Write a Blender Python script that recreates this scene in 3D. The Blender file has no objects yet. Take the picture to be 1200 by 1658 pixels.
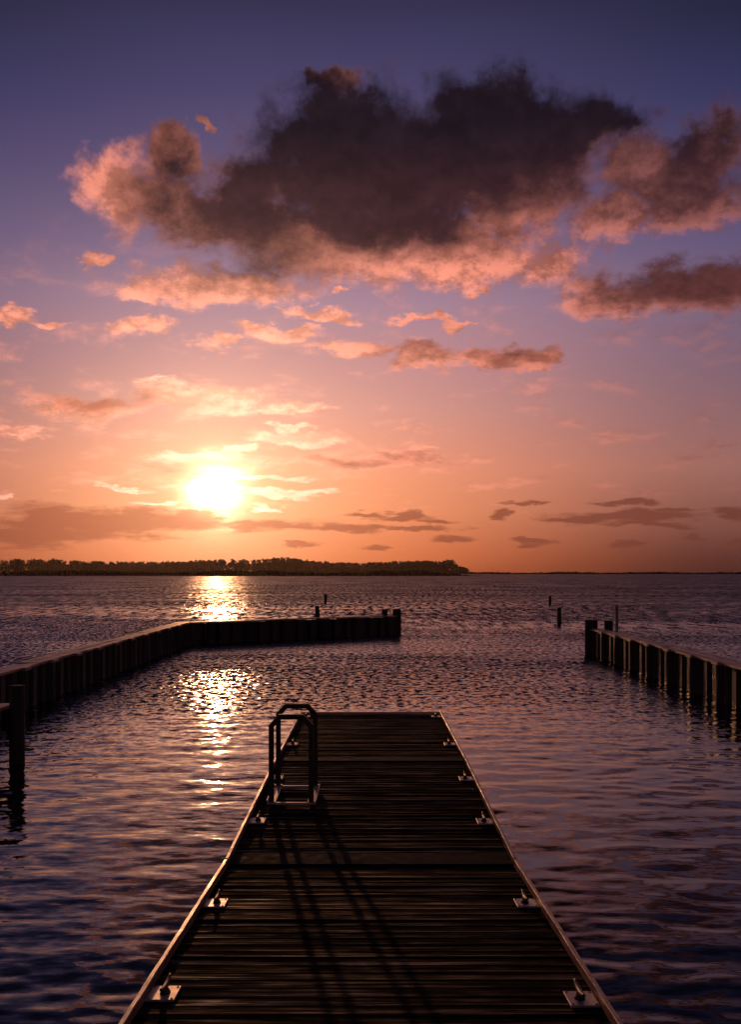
import bpy, math, random
import numpy as np
from mathutils import Vector, Matrix
R = math.radians
random.seed(11); rng = np.random.default_rng(5)
sc = bpy.context.scene; col = sc.collection

# ------------------------------------------------------------------ camera
CAM_H = 2.45                       # eye height over the water
HOR = 927.0                        # horizon row in the 1200x1658 photo
FPX = 1600.0                       # focal length in photo pixels
cd = bpy.data.cameras.new('camera'); cam = bpy.data.objects.new('camera', cd); col.objects.link(cam)
cd.sensor_fit = 'VERTICAL'; cd.sensor_height = 36.0; cd.sensor_width = 24.0
cd.lens = 36.0 * FPX / 1658.0
cd.shift_y = (HOR - 829.0) / 1658.0
cd.shift_x = -0.6 / 1658.0
cd.clip_start = 0.1; cd.clip_end = 20000
cam.location = (0, 0, CAM_H); cam.rotation_euler = (R(90), 0, 0)
sc.camera = cam

# ------------------------------------------------------------------ render settings
sc.render.engine = 'CYCLES'
vs = sc.view_settings
vs.view_transform = 'Standard'; vs.look = 'None'; vs.exposure = 0.0; vs.gamma = 1.0; vs.use_curve_mapping = False
cy = sc.cycles
cy.use_denoising = True; cy.use_adaptive_sampling = True; cy.adaptive_threshold = 0.02; cy.adaptive_min_samples = 16
try: cy.denoiser = 'OPENIMAGEDENOISE'
except Exception: pass
cy.max_bounces = 6; cy.diffuse_bounces = 2; cy.glossy_bounces = 4; cy.transmission_bounces = 2
cy.volume_bounces = 0; cy.transparent_max_bounces = 8
cy.sample_clamp_direct = 0; cy.sample_clamp_indirect = 6.0
cy.blur_glossy = 0.3

# ------------------------------------------------------------------ sun
def pix_dir(px, py):
    u = (px - 600) / FPX; v = (HOR - py) / FPX
    return math.atan(u), math.atan(v / math.sqrt(1 + u * u))
SUN_AZ, SUN_EL = pix_dir(350, 795)
SUN_DIR = Vector((math.sin(SUN_AZ) * math.cos(SUN_EL), math.cos(SUN_AZ) * math.cos(SUN_EL), math.sin(SUN_EL)))
sl = bpy.data.lights.new('sun', 'SUN'); so = bpy.data.objects.new('sun', sl); col.objects.link(so)
sl.energy = 0.65; sl.angle = R(0.53); sl.color = (1.0, 0.42, 0.18)
so.rotation_euler = SUN_DIR.to_track_quat('Z', 'Y').to_euler(); so.location = SUN_DIR * 40

# ------------------------------------------------------------------ node helper
class NT:
    def __init__(s, tree): s.t = tree; s.n = tree.nodes; s.l = tree.links
    def put(s, sock, v):
        if v is None: return
        if isinstance(v, bpy.types.NodeSocket): s.l.new(v, sock)
        else: sock.default_value = v
    def m(s, op, a, b=None, c=None, clamp=False):
        n = s.n.new('ShaderNodeMath'); n.operation = op; n.use_clamp = clamp
        s.put(n.inputs[0], a); s.put(n.inputs[1], b); s.put(n.inputs[2], c)
        return n.outputs[0]
    def v(s, op, a, b=None, c=None):
        n = s.n.new('ShaderNodeVectorMath'); n.operation = op
        s.put(n.inputs[0], a); s.put(n.inputs[1], b)
        if c is not None:
            s.put(n.inputs['Scale'] if op == 'SCALE' else n.inputs[2], c)
        return n.outputs['Value'] if op in ('LENGTH', 'DOT_PRODUCT', 'DISTANCE') else n.outputs[0]
    def scale(s, a, k): return s.v('SCALE', a, None, k)
    def xyz(s, x, y, z=0.0):
        n = s.n.new('ShaderNodeCombineXYZ'); s.put(n.inputs[0], x); s.put(n.inputs[1], y); s.put(n.inputs[2], z); return n.outputs[0]
    def sep(s, v):
        n = s.n.new('ShaderNodeSeparateXYZ'); s.put(n.inputs[0], v); return n.outputs[0], n.outputs[1], n.outputs[2]
    def noise(s, vec, scale, detail=5, rough=0.55, dim='2D', lac=2.0):
        n = s.n.new('ShaderNodeTexNoise'); n.noise_dimensions = dim
        s.put(n.inputs['Vector'], vec); s.put(n.inputs['Scale'], scale); s.put(n.inputs['Detail'], detail)
        s.put(n.inputs['Roughness'], rough); s.put(n.inputs['Lacunarity'], lac)
        return n.outputs[0], n.outputs[1]
    def step(s, x, a, b, lo=0.0, hi=1.0):
        n = s.n.new('ShaderNodeMapRange'); n.interpolation_type = 'SMOOTHSTEP'
        s.put(n.inputs[0], x); n.inputs[1].default_value = a; n.inputs[2].default_value = b
        n.inputs[3].default_value = lo; n.inputs[4].default_value = hi
        return n.outputs[0]
    def lin(s, x, a, b, lo=0.0, hi=1.0):
        n = s.n.new('ShaderNodeMapRange'); s.put(n.inputs[0], x)
        for i, q in zip((1, 2, 3, 4), (a, b, lo, hi)): n.inputs[i].default_value = q
        return n.outputs[0]
    def mix(s, f, a, b, blend='MIX'):
        n = s.n.new('ShaderNodeMix'); n.data_type = 'RGBA'; n.blend_type = blend; n.clamp_factor = True
        s.put(n.inputs[0], f); s.put(n.inputs[6], a); s.put(n.inputs[7], b); return n.outputs[2]
    def ramp(s, f, stops):
        n = s.n.new('ShaderNodeValToRGB'); s.put(n.inputs[0], f); e = n.color_ramp.elements
        while len(e) < len(stops): e.new(0.5)
        for q, (p, c) in zip(e, stops): q.position = p; q.color = c
        return n.outputs[0]

def lin1(c):
    c /= 255.0
    return c / 12.92 if c <= 0.04045 else ((c + 0.055) / 1.055) ** 2.4
def srgb(r, g, b): return (lin1(r), lin1(g), lin1(b), 1.0)

# ------------------------------------------------------------------ world: dusk sky with cloud banks
w = bpy.data.worlds.new('World'); sc.world = w; w.use_nodes = True
w.node_tree.nodes.clear(); N = NT(w.node_tree)
tc = N.n.new('ShaderNodeTexCoord').outputs['Generated']
dirv = N.v('NORMALIZE', tc)
dx, dy, dz = N.sep(dirv)
az = N.m('ARCTAN2', dx, dy); el_raw = N.m('ARCSINE', dz)
el = N.m('MAXIMUM', el_raw, 0.0)
theta = N.m('ARCCOSINE', N.m('MINIMUM', N.v('DOT_PRODUCT', dirv, tuple(SUN_DIR)), 0.999999))

# physical sky, low sun, disc off
skyt = N.n.new('ShaderNodeTexSky'); skyt.sky_type = 'NISHITA'; skyt.sun_disc = False
skyt.sun_elevation = SUN_EL; skyt.sun_rotation = SUN_AZ
skyt.air_density = 1.6; skyt.dust_density = 2.5; skyt.ozone_density = 4.0
nish = N.scale(skyt.outputs[0], 0.002)

# colour of the clear dusk sky by elevation, on the sun's side and away from it
def el_ramp(rows):
    st = sorted([(max(0.0, pix_dir(600, y)[1]) / 0.60, srgb(*c)) for y, c in rows], key=lambda q: q[0])
    st.append((1.0, tuple(q * k for q, k in zip(st[-1][1][:3], (1.05, 0.95, 0.85))) + (1.0,)))
    return N.ramp(N.m('DIVIDE', el, 0.60), st)
near = el_ramp([(10, (50, 47, 78)), (60, (59, 56, 92)), (150, (71, 66, 105)), (300, (98, 84, 121)), (410, (132, 108, 137)), (493, (164, 129, 148)),
                (593, (194, 138, 140)), (660, (210, 146, 136)), (763, (240, 148, 114)), (830, (238, 142, 98)), (895, (218, 112, 68)), (925, (190, 90, 52))])
far = el_ramp([(10, (30, 31, 54)), (70, (34, 35, 62)), (200, (52, 52, 92)), (410, (94, 81, 117)), (500, (114, 94, 121)), (610, (126, 98, 114)),
               (763, (156, 104, 96)), (850, (128, 78, 70)), (910, (84, 44, 39)), (925, (74, 38, 34))])
daz = N.m('ABSOLUTE', N.m('SUBTRACT', az, N.lin(el, 0.05, 0.35, SUN_AZ + 0.05, SUN_AZ + 0.12)))
wfar = N.step(daz, 0.06, 0.46)
sky = N.mix(wfar, near, far)
sky = N.v('ADD', sky, nish)

# ---- clouds in azimuth / elevation (infinitely far, fixed to the world)
P = N.xyz(az, el)
q_y = N.m('MULTIPLY', N.m('LOGARITHM', N.m('ADD', el, 0.10), math.e), 0.58)
Q = N.xyz(az, q_y)
_, wcol = N.noise(Q, 15.0, 5, 0.60)
warp = N.v('SUBTRACT', wcol, (0.5, 0.5, 0.5))
wamp = N.m('MULTIPLY_ADD', el, 0.15, 0.020)
warp = N.v('MULTIPLY', N.scale(warp, wamp), (1.25, 0.8, 0.0))
PW = N.v('ADD', P, warp)
fb, _ = N.noise(Q, 17.0, 8, 0.64)
sh = (math.sin(SUN_AZ) * 0.0, -0.012, 0.0)
fb2, _ = N.noise(N.v('ADD', Q, (0.004, -0.013, 0.0)), 17.0, 8, 0.64)
fbc = N.m('SUBTRACT', fb, 0.5)
relief = N.m('SUBTRACT', fb, fb2)

def blobs(lst, smooth=0.15):
    acc = None
    for cx, cyy, rx, ry, *wt in lst:
        a, e = pix_dir(cx, cyy); ix, iy = FPX / rx, FPX / ry
        d = N.v('LENGTH', N.v('MULTIPLY_ADD', PW, (ix, iy, 0.0), (-a * ix, -e * iy, 0.0)))
        f = N.m('MULTIPLY_ADD', d, -wt[0], wt[0]) if wt else N.m('SUBTRACT', 1.0, d)
        if acc is None: acc = f
        else: acc = N.m('SMOOTH_MAX', acc, f, smooth)
    return acc

A = [(640, 285, 330, 130), (545, 235, 140, 80), (800, 255, 235, 115), (385, 335, 140, 90), (318, 345, 80, 62), (560, 190, 95, 60), (800, 175, 130, 45),
     (950, 212, 90, 42), (600, 392, 300, 76), (770, 420, 190, 52), (880, 245, 140, 80), (830, 345, 90, 55),
     (205, 310, 95, 62), (282, 258, 48, 42), (370, 466, 160, 36), (250, 470, 50, 16),
     (1085, 285, 130, 62), (1155, 240, 70, 55), (1010, 352, 92, 40), (1130, 335, 100, 46),
     (1060, 472, 165, 42), (1185, 465, 120, 40), (540, 132, 62, 20),
     (160, 415, 34, 11), (330, 200, 14, 12), (228, 525, 52, 20), (30, 520, 42, 14), (90, 530, 30, 8), (350, 552, 46, 13), (450, 540, 80, 14), (515, 511, 62, 12),
     (590, 563, 90, 11), (690, 520, 62, 7), (745, 530, 40, 6), (690, 578, 52, 24), (800, 578, 120, 18), (870, 585, 50, 15), (555, 478, 16, 7),
     (785, 468, 24, 7), (240, 619, 34, 5), (130, 660, 130, 22), (330, 648, 120, 26), (480, 659, 78, 10), (35, 700, 56, 14),
     (480, 708, 84, 13), (305, 742, 100, 14), (550, 748, 190, 10), (640, 738, 80, 12), (200, 790, 40, 4), (5, 803, 12, 6), (250, 757, 70, 5), (390, 728, 30, 8), (420, 772, 120, 5), (500, 800, 60, 4), (250, 812, 60, 4), (470, 690, 40, 5), (460, 800, 80, 7), (430, 820, 30, 6)]
B = [(640, 235, 380, 125), (800, 215, 250, 125), (530, 220, 180, 110), (380, 330, 160, 105, .75), (620, 335, 280, 70), (960, 195, 100, 50), (800, 150, 150, 60),
     (285, 280, 60, 40, .35), (390, 425, 160, 34, .5), (1130, 235, 115, 60, .55), (1150, 300, 105, 36, .42), (1040, 315, 95, 26, .32),
     (1085, 452, 125, 40), (1190, 450, 130, 42), (690, 556, 50, 18, .28), (840, 568, 110, 12, .18), (165, 652, 110, 16, .4), (540, 746, 110, 10, .3), (300, 754, 100, 12, .4)]
C = [(930, 842, 60, 6), (1090, 824, 70, 6), (1070, 850, 90, 6), (700, 848, 50, 5), (590, 832, 40, 5), (150, 848, 200, 32), (40, 868, 130, 24), (290, 846, 140, 22), (430, 850, 150, 13), (560, 855, 90, 10), (640, 840, 60, 8), (735, 873, 40, 8), (670, 858, 90, 6),
     (810, 832, 20, 8), (858, 814, 50, 4), (1030, 836, 125, 15), (1000, 814, 70, 5), (1172, 832, 24, 17), (860, 877, 40, 7), (1130, 866, 20, 7),
     (620, 884, 40, 6), (1190, 878, 16, 6), (480, 880, 40, 4), (1010, 880, 40, 4)]
# light on the clouds, shared by all of them
prox = N.m('EXPONENT', N.m('MULTIPLY', theta, -7.0))          # forward scattering towards the sun
lit = N.mix(prox, srgb(222, 128, 106), srgb(255, 186, 154))
lit = N.mix(N.m('MULTIPLY', N.step(theta, 0.26, 0.58), 0.9), lit, srgb(136, 84, 84))
lit = N.mix(N.step(theta, 0.60, 1.1), lit, srgb(96, 62, 70))
lit = N.scale(lit, N.m('MULTIPLY_ADD', prox, 1.5, N.lin(relief, -0.09, 0.09, 0.52, 1.28)))
core = N.mix(N.step(el, 0.10, 0.26), srgb(190, 98, 74), srgb(92, 50, 46))
core = N.mix(N.step(el, 0.24, 0.34), core, srgb(62, 34, 36))
core = N.mix(N.step(el, 0.33, 0.43), core, srgb(30, 19, 25))
core = N.scale(core, N.m('MULTIPLY', N.lin(relief, -0.12, 0.12, 0.75, 1.3), N.lin(fb, 0.3, 0.7, 1.3, 0.8)))
dusk = N.mix(N.m('POWER', prox, 0.6), srgb(82, 45, 43), srgb(214, 112, 73))
def gl(width, p=1.0):
    x = N.m('DIVIDE', theta, width)
    if p != 1.0: x = N.m('POWER', x, p)
    return N.m('EXPONENT', N.m('MULTIPLY', x, -1.0))
G1, G2, G3 = gl(0.021, 1.7), gl(0.092, 1.3), gl(0.22)         # aureole of the sun itself
sky = N.v('ADD', sky, N.scale(N.xyz(0.035, 0.013, 0.004), G3))
fbs, _ = N.noise(N.v('MULTIPLY', Q, (1.0, 1.6, 1.0)), 14.0, 4, 0.55)
wisp = N.m('MULTIPLY', N.step(N.m('MULTIPLY_ADD', fbc, 0.7, fbs), 0.50, 0.80), N.m('MULTIPLY', N.step(el, 0.03, 0.09), N.step(el, 0.36, 0.20)))
sky = N.mix(N.m('MULTIPLY', wisp, 0.30), sky, lit)                # thin high veils
nA = N.m('MULTIPLY', fbc, 1.5); nB = N.m('MULTIPLY', fbc, 0.75); nC = N.m('MULTIPLY_ADD', N.m('SUBTRACT', fbs, 0.5), 1.5, N.m('MULTIPLY', fbc, 2.3))

def background(FA, FB, FC):
    out = sky
    if FA is not None:
        aA = N.step(N.m('MULTIPLY_ADD', FA, 1.4, nA), -0.18, 0.68)
        ccol = lit if FB is None else N.mix(N.step(N.m('ADD', FB, nB), -0.48, 0.50), lit, core)
        out = N.mix(N.m('MULTIPLY', aA, 0.97), out, ccol)
    veil = 1.0
    if FC is not None:
        aC = N.step(N.m('MULTIPLY_ADD', FC, 1.3, nC), -0.10, 0.75)
        out = N.mix(N.m('MULTIPLY', aC, 0.82), out, dusk)
        veil = N.m('SUBTRACT', 1.0, N.m('MULTIPLY', aC, 0.80))
    streak = N.lin(fbs, 0.36, 0.64, 0.45, 1.25)
    out = N.v('ADD', out, N.scale(N.xyz(6.5, 4.6, 2.5), N.m('MULTIPLY', N.m('MULTIPLY', G1, streak), veil)))
    out = N.v('ADD', out, N.scale(N.xyz(0.95, 0.53, 0.27), N.m('MULTIPLY', G2, N.m('MULTIPLY_ADD', veil, 0.6, 0.4))))
    b_ = N.n.new('ShaderNodeBackground'); N.put(b_.inputs[0], out); return b_.outputs[0]
def band(y_top, y_bot):
    """only the cloud lobes that can reach the rows between y_top and y_bot"""
    pick = lambda lst: [q for q in lst if q[1] + q[3] * 1.3 + 45 > y_top and q[1] - q[3] * 1.3 - 45 < y_bot]
    f = lambda lst, k: blobs(pick(lst), k) if pick(lst) else None
    return background(f(A, 0.15), f(B, 0.3), f(C, 0.1))
def msh(f, a, b):
    n_ = N.n.new('ShaderNodeMixShader'); N.put(n_.inputs[0], f); N.l.new(a, n_.inputs[1]); N.l.new(b, n_.inputs[2]); return n_.outputs[0]
e1, e2, e3 = (pix_dir(600, y)[1] for y in (500, 610, 780))
rows = band(780, 940)
rows = msh(N.m('GREATER_THAN', el, e3), rows, band(610, 780))
rows = msh(N.m('GREATER_THAN', el, e2), rows, band(500, 610))
rows = msh(N.m('GREATER_THAN', el, e1), rows, band(-60, 500))
# clouds of the same kind over the rest of the sky, beyond the view
gen, _ = N.noise(N.v('ADD', Q, (3.7, 1.3, 0.0)), 5.5, 3, 0.5)
gen = N.m('MULTIPLY', N.m('SUBTRACT', gen, 0.62), 5.0)
outm = N.m('MAXIMUM', N.step(N.m('ABSOLUTE', az), 0.42, 0.60), N.step(el, 0.56, 0.75))
gen = N.m('SUBTRACT', N.m('MULTIPLY', N.m('ADD', gen, 2.0), outm), 2.0)
rest = background(gen, N.m('SUBTRACT', gen, 0.35), None)
away = N.m('MAXIMUM', N.m('GREATER_THAN', N.m('ABSOLUTE', az), 0.44), N.m('GREATER_THAN', el, 0.575))
wo = N.n.new('ShaderNodeOutputWorld'); N.l.new(msh(away, rows, rest), wo.inputs[0])
w.cycles.sampling_method = 'MANUAL'; w.cycles.sample_map_resolution = 512

# ------------------------------------------------------------------ object helpers
def tag(o, label=None, cat=None, group=None, kind=None):
    if label: o['label'] = label
    if cat: o['category'] = cat
    if group: o['group'] = group
    if kind: o['kind'] = kind
    return o
def empty(name, loc=(0, 0, 0), rot=(0, 0, 0)):
    o = bpy.data.objects.new(name, None); o.empty_display_size = 0.2; o.location = loc; o.rotation_euler = rot
    col.objects.link(o); return o
def link(name, me, parent=None, loc=(0, 0, 0), rot=(0, 0, 0), scale=(1, 1, 1)):
    o = bpy.data.objects.new(name, me); col.objects.link(o); o.parent = parent
    o.location = loc; o.rotation_euler = rot; o.scale = scale; return o

class MB:
    """collects faces of ONE part"""
    def __init__(s): s.v = []; s.f = []
    def add(s, vs, fs):
        o = len(s.v); s.v += [tuple(p) for p in vs]; s.f += [tuple(i + o for i in f) for f in fs]; return s
    def box(s, x0, x1, y0, y1, z0, z1, b=0.0):
        if b <= 0:
            vs = [(x0, y0, z0), (x1, y0, z0), (x1, y1, z0), (x0, y1, z0), (x0, y0, z1), (x1, y0, z1), (x1, y1, z1), (x0, y1, z1)]
            return s.add(vs, [(3, 2, 1, 0), (4, 5, 6, 7), (0, 1, 5, 4), (1, 2, 6, 5), (2, 3, 7, 6), (3, 0, 4, 7)])
        # chamfered box: bevel the top loop
        vs = [(x0, y0, z0), (x1, y0, z0), (x1, y1, z0), (x0, y1, z0),
              (x0, y0, z1 - b), (x1, y0, z1 - b), (x1, y1, z1 - b), (x0, y1, z1 - b),
              (x0 + b, y0 + b, z1), (x1 - b, y0 + b, z1), (x1 - b, y1 - b, z1), (x0 + b, y1 - b, z1)]
        fs = [(3, 2, 1, 0), (8, 9, 10, 11)]
        for i in range(4):
            j = (i + 1) % 4; fs += [(i, j, 4 + j, 4 + i), (4 + i, 4 + j, 8 + j, 8 + i)]
        return s.add(vs, fs)
    def rings(s, rings, cap=True):
        n = len(rings[0]); vs = [p for r in rings for p in r]; fs = []
        for k in range(len(rings) - 1):
            for i in range(n):
                j = (i + 1) % n; fs.append((k * n + i, k * n + j, (k + 1) * n + j, (k + 1) * n + i))
        if cap: fs += [tuple(range(n))[::-1], tuple(range((len(rings) - 1) * n, len(rings) * n))]
        return s.add(vs, fs)
    def tube(s, pts, r, n=10):
        pts = [Vector(p) for p in pts]; rr = r if isinstance(r, (list, tuple)) else [r] * len(pts); rings = []
        for i, p in enumerate(pts):
            t = (pts[min(i + 1, len(pts) - 1)] - pts[max(i - 1, 0)]).normalized()
            a = t.cross(Vector((0, 0, 1)))
            if a.length < 1e-3: a = Vector((1, 0, 0))
            a.normalize(); b = t.cross(a)
            rings.append([p + a * (math.cos(q) * rr[i]) + b * (math.sin(q) * rr[i]) for q in [2 * math.pi * k / n for k in range(n)]])
        return s.rings(rings)
    def mesh(s, name, mat, smooth=False):
        me = bpy.data.meshes.new(name); me.from_pydata(s.v, [], s.f); me.materials.append(mat)
        if smooth:
            me.polygons.foreach_set('use_smooth', [True] * len(me.polygons))
        import bmesh
        bm = bmesh.new(); bm.from_mesh(me); bmesh.ops.recalc_face_normals(bm, faces=bm.faces); bm.to_mesh(me); bm.free()
        me.update(); return me
    def obj(s, name, mat, parent=None, smooth=False, loc=(0, 0, 0), rot=(0, 0, 0)):
        return link(name, s.mesh(name, mat, smooth), parent, loc, rot)

# ------------------------------------------------------------------ materials
def new_mat(name):
    m = bpy.data.materials.new(name); m.use_nodes = True
    n = NT(m.node_tree); b = next(x for x in n.n if x.type == 'BSDF_PRINCIPLED'); return m, n, b
def wood(name, c0, c1, axis='X', rough=(0.45, 0.7), spec=0.5, bump=0.25, per_obj=0.35, grain=38):
    m, n, b = new_mat(name)
    co = n.n.new('ShaderNodeTexCoord').outputs['Object']
    oi = n.n.new('ShaderNodeObjectInfo').outputs['Random']
    off = n.v('ADD', co, n.xyz(n.m('MULTIPLY', oi, 37.0), n.m('MULTIPLY', oi, 91.0), n.m('MULTIPLY', oi, 13.0)))
    sc_ = {'X': (0.05, 1, 1), 'Y': (1, 0.05, 1), 'Z': (1, 1, 0.05)}[axis]
    g = n.v('MULTIPLY', off, sc_)
    f1, _ = n.noise(g, grain, 6, 0.65, '3D')
    f2, _ = n.noise(off, 3.2, 4, 0.6, '3D')
    f3, _ = n.noise(g, grain * 4, 3, 0.6, '3D')
    f = n.m('ADD', n.m('MULTIPLY', f1, 0.6), n.m('MULTIPLY', f2, 0.4))
    c = n.mix(n.step(f, 0.32, 0.68), c0 + (1,), c1 + (1,))
    c = n.v('SCALE', c, None, n.m('MULTIPLY_ADD', oi, per_obj * 2, 1 - per_obj))
    n.put(b.inputs['Base Color'], c)
    n.put(b.inputs['Roughness'], n.lin(n.m('ADD', f2, n.m('MULTIPLY', n.m('SUBTRACT', f1, 0.5), 0.5)), 0.3, 0.7, rough[0], rough[1]))
    b.inputs['Specular IOR Level'].default_value = spec
    bp = n.n.new('ShaderNodeBump'); bp.inputs['Strength'].default_value = bump; bp.inputs['Distance'].default_value = 0.004
    n.put(bp.inputs['Height'], n.m('ADD', f1, n.m('MULTIPLY', f3, 0.5))); n.l.new(bp.outputs[0], b.inputs['Normal'])
    return m
def plain(name, c, rough=0.5, metal=0.0, spec=0.5, var=0.25, scale=20, bump=0.1):
    m, n, b = new_mat(name)
    co = n.n.new('ShaderNodeTexCoord').outputs['Object']
    f, _ = n.noise(co, scale, 5, 0.6, '3D'); f2, _ = n.noise(co, scale * 5, 3, 0.6, '3D')
    n.put(b.inputs['Base Color'], n.mix(n.step(f, 0.3, 0.7), tuple(q * (1 - var) for q in c) + (1,), tuple(min(1, q * (1 + var)) for q in c) + (1,)))
    n.put(b.inputs['Roughness'], n.lin(f, 0.3, 0.7, rough * 0.8, min(1, rough * 1.25)))
    b.inputs['Metallic'].default_value = metal; b.inputs['Specular IOR Level'].default_value = spec
    bp = n.n.new('ShaderNodeBump'); bp.inputs['Strength'].default_value = bump; bp.inputs['Distance'].default_value = 0.003
    n.put(bp.inputs['Height'], f2); n.l.new(bp.outputs[0], b.inputs['Normal'])
    return m
M = {}
def deck_wood():
    """old boards: dull grey-brown, with harder grain ridges worn smoother than the rest; every board differs"""
    m, n, b = new_mat('weathered_deck_wood')
    co = n.n.new('ShaderNodeTexCoord').outputs['Object']
    oi = n.n.new('ShaderNodeObjectInfo').outputs['Random']
    off = n.v('ADD', co, n.xyz(n.m('MULTIPLY', oi, 37.0), n.m('MULTIPLY', oi, 91.0), 0.0))
    st, _ = n.noise(n.v('MULTIPLY', off, (0.030, 1.0, 1.0)), 46, 4, 0.6, '3D')       # grain ridges
    br, _ = n.noise(n.v('MULTIPLY', off, (0.16, 1.0, 1.0)), 14, 5, 0.65, '3D')       # wear along the board
    bl, _ = n.noise(off, 2.1, 4, 0.6, '3D')
    worn = n.m('MULTIPLY', n.step(st, 0.42, 0.70), n.step(n.m('ADD', br, n.m('MULTIPLY', n.m('SUBTRACT', bl, 0.5), 0.7)), 0.36, 0.66))
    age = n.m('POWER', oi, 1.8)
    c = n.mix(worn, (0.010, 0.0060, 0.0050, 1), (0.082, 0.035, 0.025, 1))
    c = n.scale(c, n.m('MULTIPLY_ADD', age, 1.3, 0.55))
    n.put(b.inputs['Base Color'], c)
    n.put(b.inputs['Roughness'], n.lin(worn, 0.0, 1.0, 0.88, 0.52))
    n.put(b.inputs['Specular IOR Level'], n.m('MULTIPLY', n.m('MULTIPLY_ADD', worn, 0.26, 0.012), n.m('MULTIPLY_ADD', age, 1.0, 0.35)))
    bp = n.n.new('ShaderNodeBump'); bp.inputs['Strength'].default_value = 0.55; bp.inputs['Distance'].default_value = 0.003
    n.put(bp.inputs['Height'], n.m('ADD', st, n.m('MULTIPLY', br, 0.6))); n.l.new(bp.outputs[0], b.inputs['Normal'])
    return m
M['deck'] = deck_wood()
M['rail'] = wood('bare_rail_wood', (0.20, 0.11, 0.065), (0.36, 0.21, 0.125), 'Y', (0.28, 0.46), 0.8, 0.45, 0.15)
M['pile'] = wood('tarred_pile_wood', (0.010, 0.0075, 0.006), (0.030, 0.022, 0.017), 'Z', (0.6, 0.85), 0.25, 0.5, 0.3)
M['cap'] = wood('cap_board_wood', (0.15, 0.075, 0.045), (0.32, 0.17, 0.105), 'Y', (0.34, 0.55), 0.6, 0.35, 0.25)
M['beam'] = wood('beam_wood', (0.02, 0.014, 0.01), (0.05, 0.035, 0.025), 'Y', (0.5, 0.75), 0.3, 0.4, 0.2)
M['sheet'] = plain('sheet_pile_vinyl', (0.013, 0.010, 0.008), 0.40, 0, 0.20, 0.35, 6, 0.12)
M['galv'] = plain('galvanised_plate', (0.40, 0.34, 0.30), 0.42, 0.45, 0.5, 0.2, 18, 0.1)
M['iron'] = plain('black_cleat_iron', (0.012, 0.011, 0.010), 0.50, 0.0, 0.35, 0.2, 30, 0.1)
M['ladder'] = plain('olive_ladder_paint', (0.022, 0.018, 0.012), 0.50, 0.0, 0.25, 0.25, 14, 0.08)
M['joint'] = plain('dark_joint_plate', (0.012, 0.012, 0.015), 0.85, 0.0, 0.05, 0.3, 10, 0.1)
M['float'] = plain('black_float_plastic', (0.02, 0.02, 0.02), 0.5)
M['pipe'] = plain('grey_marker_pipe', (0.10, 0.09, 0.08), 0.45, 0.3)
M['bolt'] = plain('bolt_steel', (0.06, 0.05, 0.045), 0.6, 0.2)

# ------------------------------------------------------------------ water
def water_mat():
    m, n, b = new_mat('sea_water')
    geo = n.n.new('ShaderNodeNewGeometry'); pos = geo.outputs['Position']; nor = geo.outputs['Normal']
    px_, py_, pz_ = n.sep(pos)
    flat = n.xyz(px_, py_, 0.0)
    dist = n.v('LENGTH', flat)
    wind, _ = n.noise(n.v('MULTIPLY', flat, (0.35, 1.0, 1.0)), 0.11, 3, 0.55)       # patches of breeze
    windf = n.step(wind, 0.38, 0.64, 0.45, 1.25)
    open_ = n.step(dist, 11.0, 30.0)                                                 # sheltered close to the dock
    half = (0.5, 0.5, 0.5)
    def slope(aniso, scale, det, rough, amp):
        _, c = n.noise(n.v('MULTIPLY', flat, aniso), scale, det, rough)
        return n.scale(n.v('SUBTRACT', c, half), amp)
    s1 = slope((0.36, 1.0, 1.0), 11.0, 4, 0.62, n.m('MULTIPLY', windf, n.m('MULTIPLY_ADD', open_, 0.48, 0.21)))   # wrinkles
    s2 = slope((1.0, 0.85, 1.0), 7.0, 3, 0.62, n.m('MULTIPLY', windf, n.m('MULTIPLY', n.step(dist, 11.0, 24.0), 1.45)))  # wind chop
    s5 = slope((1.0, 0.16, 1.0), 2.6, 3, 0.62, n.m('MULTIPLY', n.step(dist, 30.0, 70.0), 1.6))                    # longer seas outside
    s4 = slope((1.0, 0.30, 1.0), 0.16, 2, 0.6, n.m('MULTIPLY', n.step(dist, 60.0, 160.0), 0.35))
    s = n.v('ADD', n.v('ADD', n.v('ADD', s1, s2), s5), s4)
    sx_, sy_, _z = n.sep(s)
    # wind waves running in towards the dock: short steep fronts, long gentle backs
    sy_ = n.m('MINIMUM', n.m('MULTIPLY', sy_, n.m('MULTIPLY_ADD', open_, 1.4, 1.0)), n.m('MULTIPLY', sy_, n.m('MULTIPLY_ADD', open_, -0.65, 1.0)))
    sy_ = n.m('MULTIPLY_ADD', n.m('MULTIPLY', windf, open_), -0.14, sy_)
    s = n.xyz(n.m('MULTIPLY', sx_, 0.52), sy_, 0.0)
    nn = n.v('NORMALIZE', n.v('ADD', nor, s))
    n.l.new(nn, b.inputs['Normal'])
    b.inputs['Base Color'].default_value = (0.012, 0.008, 0.010, 1)
    b.inputs['IOR'].default_value = 1.333
    n.put(b.inputs['Roughness'], n.m('ADD', n.m('MULTIPLY_ADD', n.step(dist, 11.0, 26.0), 0.10, 0.05), n.m('MULTIPLY', n.step(dist, 26.0, 120.0), 0.18)))
    return m
M['water'] = water_mat()

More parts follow.
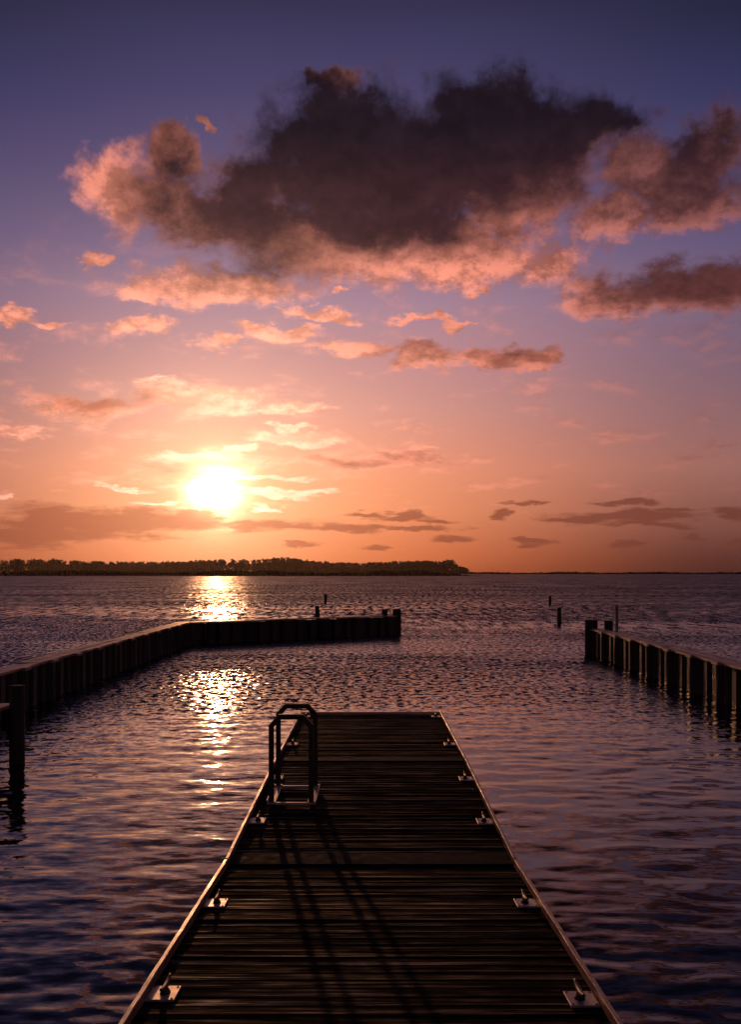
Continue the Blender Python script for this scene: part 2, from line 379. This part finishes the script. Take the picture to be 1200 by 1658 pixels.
def build_water():
    y0, y1, rows, cols = 1.2, 190.0, 1040, 760
    t = np.linspace(0, 1, rows); ys = y0 * (y1 / y0) ** t
    half = 3.2 + 0.47 * ys
    u = np.linspace(-1, 1, cols)
    X = u[None, :] * half[:, None]; Y = np.repeat(ys[:, None], cols, 1)
    dyv = np.gradient(ys)[:, None]; dxv = (2 * half / cols)[:, None]
    Z = np.zeros_like(X)
    nw = 84
    lam = np.exp(rng.uniform(np.log(0.09), np.log(1.3), nw))
    ang = rng.normal(R(90 + 5), R(24), nw); ang[::7] = rng.uniform(0, 2 * np.pi, len(ang[::7]))
    ph = rng.uniform(0, 2 * np.pi, nw)
    # breeze patches
    pat = np.zeros_like(X)
    for k in range(14):
        l = rng.uniform(4, 16); a = rng.normal(R(90), R(40)); pat += np.sin(2 * np.pi / l * (X * math.cos(a) * 0.6 + Y * math.sin(a)) + rng.uniform(0, 6.28))
    pat = 1.0 + 0.17 * pat; pat = np.clip(pat, 0.35, 1.8)
    dist = np.hypot(X, Y)
    calm = np.clip((dist - 6.0) / 16.0, 0, 1); calm = calm * calm * (3 - 2 * calm)
    for l, a, p in zip(lam, ang, ph):
        k = 2 * np.pi / l; kx, ky = k * math.cos(a), k * math.sin(a)
        slope = 0.0165 * (0.28 if l > 0.6 else (0.55 if l > 0.32 else 0.95))
        wgt = np.clip((l / np.maximum(dyv * abs(math.sin(a)) + dxv * abs(math.cos(a)), 1e-4) - 2.5) / 2.5, 0, 1)
        small = (l < 0.45)
        mod = (0.42 + 0.9 * calm) if small else (0.8 + 0.35 * calm)
        c = np.sin(kx * X + ky * Y + p + 0.6 * np.sin(0.31 * X + 0.23 * Y + p * 3))
        Z += (slope / k) * wgt * mod * (pat if small else 1.0) * c
    edge = np.minimum(np.clip((1 - np.abs(u)) / 0.04, 0, 1)[None, :], np.minimum(np.clip(t / 0.03, 0, 1), np.clip((1 - t) / 0.06, 0, 1))[:, None])
    Z *= edge
    V = np.stack([X, Y, Z], -1).reshape(-1, 3)
    idx = np.arange(rows * cols).reshape(rows, cols)
    Fq = np.stack([idx[:-1, :-1], idx[:-1, 1:], idx[1:, 1:], idx[1:, :-1]], -1).reshape(-1, 4)
    # flat sheet around the rippled patch, out to the horizon
    L = 3400.0
    ext = np.array([(-L, -L, 0), (L, -L, 0), (L, L, 0), (-L, L, 0)], float); e0 = len(V)
    V = np.vstack([V, ext])
    a, bb, c, d = idx[0, 0], idx[0, -1], idx[-1, -1], idx[-1, 0]
    ring = np.array([(e0, e0 + 1, bb, a), (e0 + 1, e0 + 2, c, bb), (e0 + 2, e0 + 3, d, c), (e0 + 3, e0, a, d)])
    F = np.vstack([Fq, ring])
    me = bpy.data.meshes.new('water')
    me.vertices.add(len(V)); me.vertices.foreach_set('co', V.astype(np.float32).ravel())
    me.loops.add(F.size); me.loops.foreach_set('vertex_index', F.astype(np.int32).ravel())
    me.polygons.add(len(F)); me.polygons.foreach_set('loop_start', (np.arange(len(F)) * 4).astype(np.int32))
    me.polygons.foreach_set('use_smooth', np.ones(len(F), bool))
    me.update(calc_edges=True); me.validate()
    me.materials.append(M['water'])
    o = link('water', me); tag(o, 'rippled sea water reflecting the sunset', kind='structure')
build_water()

# ------------------------------------------------------------------ far shore
M['marsh'] = plain('marsh_earth', (0.025, 0.02, 0.014), 0.9, 0, 0.2, 0.3, 0.05, 0)
M['reed'] = plain('reed_blades', (0.032, 0.025, 0.015), 0.8, 0, 0.2, 0.4, 0.2, 0)
def foliage_mat():
    m, n, b = new_mat('pine_foliage')
    co = n.n.new('ShaderNodeTexCoord').outputs['Object']
    f, _ = n.noise(co, 0.35, 4, 0.6, '3D')
    n.put(b.inputs['Base Color'], n.mix(n.step(f, 0.35, 0.65), (0.022, 0.024, 0.013, 1), (0.044, 0.042, 0.022, 1)))
    b.inputs['Roughness'].default_value = 0.8; b.inputs['Specular IOR Level'].default_value = 0.2
    return m
M['pine'] = foliage_mat()
M['bark'] = plain('pine_bark', (0.08, 0.055, 0.04), 0.9, 0, 0.2)

def mound(name, x0, x1, yfront, yback, h, label, seed, taper=True, n=160):
    rg = random.Random(seed); vs = []; fs = []
    ph = [rg.uniform(0, 6.28) for _ in range(6)]
    prof = [(0.0, -0.4), (0.012, 0.16), (0.10, 0.35), (0.45, 0.7), (1.0, 0.55), (1.02, -0.4)]
    for i in range(n + 1):
        x = x0 + (x1 - x0) * i / n
        yf = yfront + 9 * math.sin(x * 0.021 + ph[0]) + 4 * math.sin(x * 0.083 + ph[1]) + 2 * math.sin(x * 0.3 + ph[2])
        tp = 1.0
        if taper: tp = min(1.0, max(0.02, (x1 - x) / 40.0))
        for (a, z) in prof:
            vs.append((x, yf + (yback - yf) * a * (0.25 + 0.75 * tp), (z * h * (0.35 + 0.65 * tp)) if z > 0 else z))
    k = len(prof)
    for i in range(n):
        for j in range(k - 1):
            fs.append((i * k + j, (i + 1) * k + j, (i + 1) * k + j + 1, i * k + j + 1))
    fs += [tuple(range(k))[::-1], tuple(range(n * k, (n + 1) * k))]
    o = MB().add(vs, fs).obj(name, M['marsh'], None, True); tag(o, label, kind='structure'); return o
mound('marsh_bank', -560, 78, 668, 900, 1.3, 'low dark marsh bank under the wooded shore', 3)
mound('marsh_bank', -1150, 1100, 1330, 1960, 1.6, 'thin dark strip of marsh on the far right horizon', 4, False)

def reeds(name, x0, x1, ya, yb, hmin, hmax, count, label, seed, taper_to=None, wd=1.1):
    rg = random.Random(seed); b = MB()
    for i in range(count):
        x = rg.uniform(x0, x1); y = rg.uniform(ya, yb); h = rg.uniform(hmin, hmax) * (0.8 + 0.2 * math.sin(x * 0.05) + 0.15 * math.sin(x * 0.23))
        if taper_to is not None: h *= min(1.0, max(0.12, (taper_to - x) / 38.0))
        y += 9 * math.sin(x * 0.021)
        for q in range(3):
            a = rg.uniform(0, math.pi); ww = wd * rg.uniform(0.5, 1.2); ca, sa = math.cos(a) * ww, math.sin(a) * ww
            l = rg.uniform(-0.4, 0.4)
            b.add([(x - ca, y - sa, 0.1), (x + ca, y + sa, 0.1), (x + ca * 0.7 + l, y + sa * 0.7, h * rg.uniform(0.7, 1)), (x - ca * 0.6 + l, y - sa * 0.6, h)], [(0, 1, 2, 3)])
    o = b.obj(name, M['reed']); tag(o, label, 'reeds', kind='stuff')
reeds('reed_bed', -540, 74, 676, 800, 2.4, 4.0, 5600, 'dark reeds and scrub along the marsh below the trees', 8, 78)
reeds('reed_bed', -900, 880, 1345, 1500, 2.2, 3.6, 4200, 'thin far line of reeds along the right horizon', 9, None, 2.2)

def woodland():
    rg = random.Random(21); leaf = MB(); trunk = MB()
    for i in range(700):
        x = rg.uniform(-1080, 174); y = rg.uniform(1720, 1830)
        px = 600 + x * FPX / y
        # canopy height along the shore (photo rows), higher near the middle, dropping at the tip
        base = 10.2 + 1.3 * math.sin(px * 0.017 + 1.0) + 1.2 * math.exp(-((px - 455) / 28) ** 2) * 2.0 - 0.9 * math.exp(-((px - 560) / 40) ** 2)
        h = base * rg.uniform(0.88, 1.03) + 1.9
        if px > 690: h *= max(0.30, 1.0 - (px - 690) / 110.0) if px > 735 else 0.97
        r = rg.uniform(2.6, 4.6) * (0.8 if px > 735 else 1.0)
        h *= 2.06; r *= 1.9
        trunk.tube([(x, y, 0.3), (x + rg.uniform(-.4, .4), y, h * 0.6), (x + rg.uniform(-.6, .6), y, h * 0.92)], [0.28, 0.2, 0.08], 5)
        pine = rg.random() < 0.6
        nb = rg.randint(5, 8)
        for k in range(nb):
            if pine:
                zc = h * (0.55 + 0.42 * k / nb) + rg.uniform(-.4, .4); rr = r * (0.85 - 0.5 * k / nb) * rg.uniform(.6, 1.1)
            else:
                zc = h * rg.uniform(0.35, 0.86); rr = r * rg.uniform(.45, .8)
            ca = rg.uniform(0, 6.28); off = r * rg.uniform(0.1, 0.65) * (1 - 0.4 * k / nb)
            cx, cyy = x + math.cos(ca) * off, y + math.sin(ca) * off
            for q in range(26):
                d = Vector((rg.gauss(0, 1), rg.gauss(0, 1), rg.gauss(0, 1))).normalized() * rg.uniform(0.55, 1.0)
                c = Vector((cx + d.x * rr, cyy + d.y * rr, min(zc + d.z * rr * 0.62, h + 0.3)))
                s_ = rg.uniform(0.85, 1.9)
                a1 = Vector((rg.gauss(0, 1), rg.gauss(0, 1), rg.gauss(0, 1))).normalized() * s_
                b1 = Vector((rg.gauss(0, 1), rg.gauss(0, 1), rg.gauss(0, 1))).normalized() * s_
                leaf.add([c - a1, c + b1, c + a1 * 0.9 - b1 * 0.3], [(0, 1, 2)])
        for q in range(60):      # undergrowth
            c = Vector((x + rg.uniform(-9, 9), y + rg.uniform(-6, 6), rg.uniform(0.6, h * 0.66)))
            a1 = Vector((rg.gauss(0, 1), rg.gauss(0, .4), rg.gauss(0, 1))).normalized() * rg.uniform(1.5, 3.2)
            b1 = Vector((rg.gauss(0, 1), rg.gauss(0, .4), rg.gauss(0, 1))).normalized() * rg.uniform(1.5, 3.2)
            leaf.add([c - a1, c + b1, c + a1], [(0, 1, 2)])
    root = empty('shore_woodland', (0, 0, 0)); tag(root, 'hazy dark woodland on the far shore below the setting sun', 'woodland', kind='stuff')
    o = leaf.obj('crown', M['pine'], root); tag(o, kind='stuff'); o = trunk.obj('trunk', M['bark'], root); tag(o, kind='stuff')
woodland()

# ------------------------------------------------------------------ floating dock
W2 = 1.0
PITCH = 0.104
def plank_mesh(seed):
    rg = random.Random(seed); rings = []; ns = 6; hw = 0.0462
    cup = rg.uniform(0.0010, 0.0035)
    for i in range(ns + 1):
        x = -0.984 + 1.968 * i / ns
        dz_ = rg.uniform(-.0012, .0012); tw = rg.uniform(-.012, .012)
        pr = [(-hw, -0.028), (hw, -0.028), (hw, -0.005), (hw - 0.005, 0.0), (hw * .5, -cup * .7), (0, -cup), (-hw * .5, -cup * .7), (-hw + 0.005, 0.0), (-hw, -0.005)]
        rings.append([(x, y, z + dz_ + y * tw) for y, z in pr])
    return MB().rings(rings).mesh('plank', M['deck'])
PL = [plank_mesh(40 + k) for k in range(9)]

def cleat_part(sec, x, y, side):
    c = MB().box(-0.063, 0.063, -0.085, 0.085, 0.0, 0.009, 0.002).obj('cleat', M['galv'], sec, loc=(x, y, 0.004), rot=(0, 0, R(random.uniform(-0.8, 0.8))))
    # stem and the two upturned horns, lying along the dock
    b = MB()
    b.rings([[(r_ * math.cos(q), r_ * 1.5 * math.sin(q), z) for q in [2 * math.pi * k / 12 for k in range(12)]]
             for z, r_ in ((0.009, 0.024), (0.016, 0.020), (0.028, 0.013), (0.037, 0.014))])
    b.obj('stem', M['iron'], c, True, loc=(-side * 0.008, 0, 0))
    h = MB(); pts = []; rad = []
    for k in range(13):
        t_ = -1 + 2 * k / 12
        pts.append((0, 0.10 * t_, 0.038 + 0.017 * abs(t_) ** 2.2)); rad.append(0.0125 * (1 - 0.55 * abs(t_) ** 2))
    h.tube(pts, rad, 10).obj('horn', M['iron'], c, True, loc=(-side * 0.008, 0, 0))
    for sx in (-1, 1):
        for sy in (-1, 1):
            bm = MB(); bm.rings([[(0.0055 * math.cos(q), 0.0055 * math.sin(q), z) for q in [math.pi / 3 * k for k in range(6)]] for z in (0.0092, 0.0112)])
            bm.obj('bolt', M['bolt'], c, loc=(sx * 0.050, sy * 0.070, 0))
    return c

def rail_piece(sec, side, y0, y1, label=None):
    """a toe board with slightly worn, uneven edges"""
    rg = random.Random(int(y0 * 100) + (7 if side > 0 else 0)); rings = []; n = max(6, int((y1 - y0) / 0.12))
    for i in range(n + 1):
        y = y0 + (y1 - y0) * i / n
        j = lambda a: rg.uniform(-a, a)
        xi, xo = 0.976 + j(.0016), 1.0 + j(.0008)
        zt = 0.048 + j(.0012); zb = 0.0045
        pr = [(xo, zb), (xo, zt - 0.004), (xo - 0.003, zt), (xi + 0.003, zt), (xi, zt - 0.004), (xi + j(.0015), zb)]
        rings.append([(side * a, y, z) for a, z in pr])
    return MB().rings(rings).obj('toe_rail', M['rail'], sec)

def section(name, ya, za, yb, zb, label, cleats, plate, rails):
    L = math.hypot(yb - ya, zb - za); pit = math.atan2(zb - za, yb - ya)
    sec = empty(name, (0, ya, za), (pit, 0, 0)); tag(sec, label, 'dock', 'sections of the floating dock')
    n = int(L / PITCH); rg = random.Random(int(ya * 10))
    for i in range(n):
        y = (i + 0.5) * L / n
        me = PL[rg.randrange(len(PL))]
        link('plank', me, sec, (rg.uniform(-.004, .004), y, rg.uniform(-.0035, .0030)),
             (R(max(-3.2, min(3.2, rg.gauss(0, 1.5)))), R(rg.uniform(-.05, .05)), R(rg.uniform(-.12, .12)) + (math.pi if rg.random() < .5 else 0)))
    for side in (-1, 1):
        for (r0, r1) in rails: rail_piece(sec, side, r0, min(r1, L))
        MB().box(*(sorted((side * 0.955, side * 0.992))), 0.004, L - 0.004, -0.20, -0.032, 0).obj('side_beam', M['beam'], sec)
    for yy in (0.004, L - 0.044):
        MB().box(-0.953, 0.953, yy, yy + 0.04, -0.20, -0.032).obj('end_beam', M['beam'], sec)
    k = max(1, int(L / 1.2))
    for i in range(k):
        yy = (i + 0.5) * L / k
        for side in (-1, 1):
            MB().box(side * 0.6 - 0.3, side * 0.6 + 0.3, yy - 0.42, yy + 0.42, -0.62, -0.202, 0.0).obj('float', M['float'], sec)
    if plate:
        p = MB().box(-0.972, 0.972, 0.012, plate, 0.006, 0.013, 0.002).obj('joint_plate', M['joint'], sec)
        tag(p, 'smooth dark plate over the joint')
        for side in (-1, 1):
            MB().box(*(sorted((side * 0.977, side * 0.999))), -0.015, 0.022, 0.006, 0.03, 0.003).obj('hinge', M['joint'], sec)
    for x, y, s_ in cleats: cleat_part(sec, x, y - ya, s_)
    return sec, L
near_s, Ln = section('dock_section', 0.75, 0.45 + 0.0615 * (6.72 - 0.75), 6.715, 0.45,
    'nearest sloping plank dock section with two pairs of mooring cleats',
    [(-0.910, 4.336, -1), (0.910, 4.27, 1), (-0.910, 5.79, -1), (0.910, 5.79, 1), (-0.910, 2.6, -1), (0.910, 2.6, 1)], 0, [(0.0, 2.95), (2.956, 9)])
mid_s, Lm = section('dock_section', 6.735, 0.447, 10.285, 0.478,
    'middle plank dock section carrying the ladder hoops',
    [(-0.910, 7.90, -1), (0.910, 7.88, 1), (-0.910, 9.5, -1), (0.910, 9.45, 1)], 0.27, [(0.03, 9)])
far_s, Lf = section('dock_section', 10.305, 0.472, 14.05, 0.44,
    'far end section of the plank dock, open water beyond',
    [(-0.910, 11.4, -1), (0.910, 11.4, 1), (-0.910, 13.72, -1), (0.910, 13.72, 1)], 0.22, [(0.03, 9)])
er = MB().box(-0.972, 0.972, Lf - 0.055, Lf - 0.004, 0.0045, 0.032, 0.005).obj('end_rail', M['rail'], far_s)

# ladder hoops bolted over the left edge
def ladder():
    y_n, y_f = 8.43, 9.07; zb = 0.45 + (8.43 - 6.735) * 0.00873 + 0.012
    root = empty('dock_ladder', (-0.68, y_n, zb), (R(0.5), 0, 0))
    tag(root, 'dark dock ladder with two chamfered handrail hoops on a pale base frame', 'ladder')
    xl, xr, H = -0.17, 0.17, 0.765; s = 0.0215; c = 0.092
    for yy in (0.0, y_f - y_n):
        path = [(xl, 0.012), (xl, H - c - 0.008), (xl + c * 0.78, H - s), (xr - c * 0.78, H - s), (xr, H - c - 0.008), (xr, 0.012)]
        rings = []
        for i, (x, z) in enumerate(path):
            p = Vector((x, z)); a = Vector(path[max(i - 1, 0)]); b = Vector(path[min(i + 1, len(path) - 1)])
            d1 = (p - a).normalized() if i > 0 else (b - p).normalized()
            d2 = (b - p).normalized() if i < len(path) - 1 else d1
            t = (d1 + d2).normalized(); nrm = Vector((-t.y, t.x)); k = 1 / max(0.3, nrm.dot(Vector((-d1.y, d1.x))))
            e = 0.004
            q = []
            for (a_, b_) in ((-s, -s + e), (-s + e, -s), (s - e, -s), (s, -s + e), (s, s - e), (s - e, s), (-s + e, s), (-s, s - e)):
                q.append((p.x + nrm.x * a_ * k, yy + b_, p.y + nrm.y * a_ * k))
            rings.append(q)
        h = MB().rings(rings).obj('handrail_hoop', M['ladder'], root)
        for x in (xl, xr):
            MB().box(x - 0.036, x + 0.036, yy - 0.04, yy + 0.04, 0.005, 0.017, 0.003).obj('foot_plate', M['galv'], h)
            for sx in (-1, 1):
                MB().rings([[(0.006 * math.cos(q), 0.006 * math.sin(q), z) for q in [math.pi / 3 * k for k in range(6)]] for z in (0.0, 0.007)]).obj('bolt', M['bolt'], h, loc=(x + sx * 0.029, yy - 0.03, 0.017))
    D = y_f - y_n
    for x in (xl, xr):
        MB().box(x - 0.034, x + 0.034, 0.042, D - 0.042, -0.004, 0.012, 0.003).obj('base_strip', M['galv'], root)
        sgn = 1 if x > 0 else -1
        MB().box(*sorted((x + sgn * 0.036, x + sgn * 0.042)), 0.0, D, -0.004, 0.030).obj('side_flange', M['galv'], root)
    for yy in (0.0, D):
        MB().box(xl + 0.038, xr - 0.038, yy - 0.016, yy + 0.016, -0.004, 0.013, 0.003).obj('cross_bar', M['galv'], root)
ladder()

# ------------------------------------------------------------------ bulkheads
def pile_mesh(r, h, seed, depth=1.2, n=14):
    rg = random.Random(seed); rings = []
    for k, z in enumerate((-depth, 0.0, h * 0.5, h - 0.012, h)):
        rr = r * (1.04 - 0.05 * (z / h)) * (0.93 if k == 4 else 1)
        rings.append([(rr * (1 + rg.uniform(-.03, .03)) * math.cos(q), rr * (1 + rg.uniform(-.03, .03)) * math.sin(q), z) for q in [2 * math.pi * i / n for i in range(n)]])
    return MB().rings(rings).mesh('pile', M['pile'], False)
SP = 0.517
def sheet_mesh():
    # one corrugated sheet: flat pan, flank, flat rib, flank (runs along +y, basin side is -x)
    d = 0.13; t = 0.010
    prof = [(0.0, d), (0.15, d), (0.205, 0.0), (0.405, 0.0), (0.46, d), (SP + 0.0015, d)]
    vs = [(x, y, z) for z in (-1.2, 0.735) for (y, x) in prof] + [(x + t, y, z) for z in (-1.2, 0.735) for (y, x) in prof]
    n = len(prof); fs = []
    for i in range(n - 1):
        fs.append((i, i + 1, n + i + 1, n + i)); fs.append((2 * n + i, 3 * n + i, 3 * n + i + 1, 2 * n + i + 1))
        fs.append((n + i, n + i + 1, 3 * n + i + 1, 3 * n + i))
    fs.append((0, n, 3 * n, 2 * n)); fs.append((n - 1, 3 * n - 1, 4 * n - 1, 2 * n - 1))
    return MB().add(vs, fs).mesh('sheet_pile', M['sheet'])
SHEET = sheet_mesh(); PILE = [pile_mesh(0.135, 0.725, k) for k in range(4)]
TOP = 0.78
def bulkhead(name, label, p0, p1, mirror, post_spots, pile0, spacing=1.55):
    """wall from p0 to p1; its local +y runs along the wall, local -x faces the basin (mirror flips that)"""
    p0 = Vector(p0); p1 = Vector(p1); L = (p1 - p0).length; a = math.atan2(-(p1 - p0).x, (p1 - p0).y)
    root = empty(name, (p0.x, p0.y, 0), (0, 0, a)); tag(root, label, 'bulkhead', 'timber bulkheads round the basin')
    sx = -1 if mirror else 1
    n = int(L / SP)
    for i in range(n): link('sheet_pile', SHEET, root, (sx * -0.105 + random.uniform(-.004, .004), i * L / n, random.uniform(-.03, 0)), (0, 0, 0), (sx, L / n / SP, 1))
    rg = random.Random(int(L * 77))
    y = pile0
    bm_ = MB().box(-0.085, 0.02, -0.10, 0.10, TOP - 0.052, TOP + 0.004, 0.006).mesh('pile_cap', M['cap'])
    while y < L - 0.1:
        if y > 0.1:
            link('pile', PILE[rg.randrange(4)], root, (sx * -0.06 + rg.uniform(-.012, .012), y + rg.uniform(-.04, .04), rg.uniform(-.012, .006)), (R(rg.uniform(-1.6, 1.6)), R(rg.uniform(-1.3, 1.3)), rg.uniform(0, 6)))
            o = MB().box(*sorted((sx * -0.235, sx * -0.152)), y - 0.17, y + 0.17, TOP - 0.06, TOP - 0.004 + rg.uniform(-.004, .003), 0.012).obj('pile_cap', M['cap'], root)
        y += spacing
    # wales between the piles and a cap of butted boards
    for zz in (TOP - 0.18,):
        y = pile0
        while y < L + spacing:
            ya, yb = max(0.02, y - spacing + 0.15), min(L - 0.02, y - 0.15)
            if yb - ya > 0.2: MB().box(*sorted((sx * 0.045, sx * 0.125)), ya, yb, zz - 0.09, zz + 0.09, 0.006).obj('wale', M['beam'], root)
            y += spacing
    y = 0.0
    while y < L - 0.05:
        ln = min(3.1, L - y)
        for (xa, xb) in ((-0.15, 0.045), (0.053, 0.27)):
            dz_ = rg.uniform(-.014, .004)
            MB().box(*sorted((sx * xa, sx * xb)), y + 0.006, y + ln - 0.006, TOP - 0.045 + dz_, TOP + dz_, 0.006).obj('cap_board', M['cap'], root)
        y += ln
    for (lx, ly, r, h) in post_spots:
        link('end_post', pile_mesh(r, h, int(ly * 10) + 3), root, (sx * lx, ly, 0), (0, 0, 0.4))
    return root
bulkhead('bulkhead', 'bulkhead running along the left side towards the camera', (-6.30, 9.0), (-6.30, 33.6), True, [], 0.75)
bulkhead('bulkhead', 'angled outer bulkhead arm ending in two posts, left of the channel', (-6.34, 33.44), (1.02, 38.75), True, [(-0.10, 0.16, 0.15, 0.76), (-0.02, 9.06, 0.165, 1.02), (0.34, 8.74, 0.11, 1.0)], 0.9)
bulkhead('bulkhead', 'bulkhead on the right with lit sheet piles and a tall end post', (6.72, 13.0), (6.72, 29.6), False, [(-0.08, 16.72, 0.19, 1.03), (0.34, 16.3, 0.13, 1.02)], 1.0)

# ------------------------------------------------------------------ single posts in the water
def post(name, px, base_y, top_y, d, r, label, cat, mat='pile', lean=(0, 0)):
    if d is None: d = CAM_H * FPX / (base_y - HOR)
    x = (px - 600.5) * d / FPX; h = CAM_H - (top_y - HOR) * d / FPX
    root = empty(name, (x, d, 0), (R(lean[1]), R(lean[0]), 0)); tag(root, label, cat, 'single posts standing in open water')
    rg = random.Random(px); n = 12; body = MB(); rings = []
    for z in (-1.5, 0.0, 0.5 * h, h - 0.03): 
        rings.append([(r * (1 + rg.uniform(-.04, .04)) * math.cos(q), r * (1 + rg.uniform(-.04, .04)) * math.sin(q), z) for q in [2 * math.pi * i / n for i in range(n)]])
    body.rings(rings).obj('shaft', M[mat], root)
    MB().rings([[(r * k * math.cos(q), r * k * math.sin(q), z) for q in [2 * math.pi * i / n for i in range(n)]] for k, z in ((1.02, h - 0.03), (1.02, h - 0.01), (0.85, h + 0.004))]).obj('post_top', M[mat], root)
post('mooring_post', 527, 977, 962, None, 0.115, 'small far post beyond the angled arm, under the tree line', 'post')
post('leaning_post', 517, None, 981, 39.2, 0.085, 'leaning post just behind the angled bulkhead arm', 'post', lean=(-5, 0))
post('mooring_post', 891, 979, 965, None, 0.10, 'farther and smaller of the two posts left of the right bulkhead', 'post')
post('mooring_post', 906, 1011, 984, None, 0.095, 'nearer and taller of the two posts left of the right bulkhead', 'post')
post('marker_pipe', 999.5, None, 980, 28.6, 0.040, 'thin tall pipe standing behind the right bulkhead', 'pipe', 'pipe')

# narrow catwalk at the left edge of the view, with its mooring pile
def catwalk():
    root = empty('catwalk', (-6.0, 12.7, 0)); tag(root, 'short dark catwalk jutting in at the left edge', 'catwalk')
    zt = 0.74
    for k in range(10):
        MB().box(-0.13 + k * 0.146, -0.13 + k * 0.146 + 0.138, -0.27, 0.24, zt - 0.04, zt + random.uniform(-.003, .003), 0.004).obj('plank', M['cap'], root)
    for yy in (-0.26, 0.16):
        MB().box(-0.12, 1.32, yy, yy + 0.07, zt - 0.36, zt - 0.042).obj('beam', M['beam'], root)
    p = empty('mooring_pile', (-4.56, 12.72, 0)); tag(p, 'thick dark pile at the end of the left catwalk', 'pile')
    link('shaft', pile_mesh(0.095, 0.98, 77), p)
    MB().rings([[(r_ * math.cos(q), r_ * math.sin(q), z) for q in [2 * math.pi * i / 14 for i in range(14)]] for r_, z in ((0.1, 0.975), (0.1, 0.99), (0.07, 1.0))]).obj('pile_top', M['pile'], p)
catwalk()

# ------------------------------------------------------------------ evening haze
hb = MB().box(-3600, 3600, -3600, 3600, -2.6, 48.0).obj('haze', None)
hm = bpy.data.materials.new('haze_air'); hm.use_nodes = True; hn = NT(hm.node_tree); hn.n.clear()
pv = hn.n.new('ShaderNodeVolumePrincipled'); pv.inputs['Color'].default_value = (0.95, 0.78, 0.66, 1)
pv.inputs['Density'].default_value = 0.000022; pv.inputs['Anisotropy'].default_value = 0.75
ho = hn.n.new('ShaderNodeOutputMaterial'); hn.l.new(pv.outputs[0], ho.inputs['Volume'])
hb.data.materials.clear(); hb.data.materials.append(hm)
tag(hb, 'thin warm evening haze over the water', 'haze', kind='stuff')
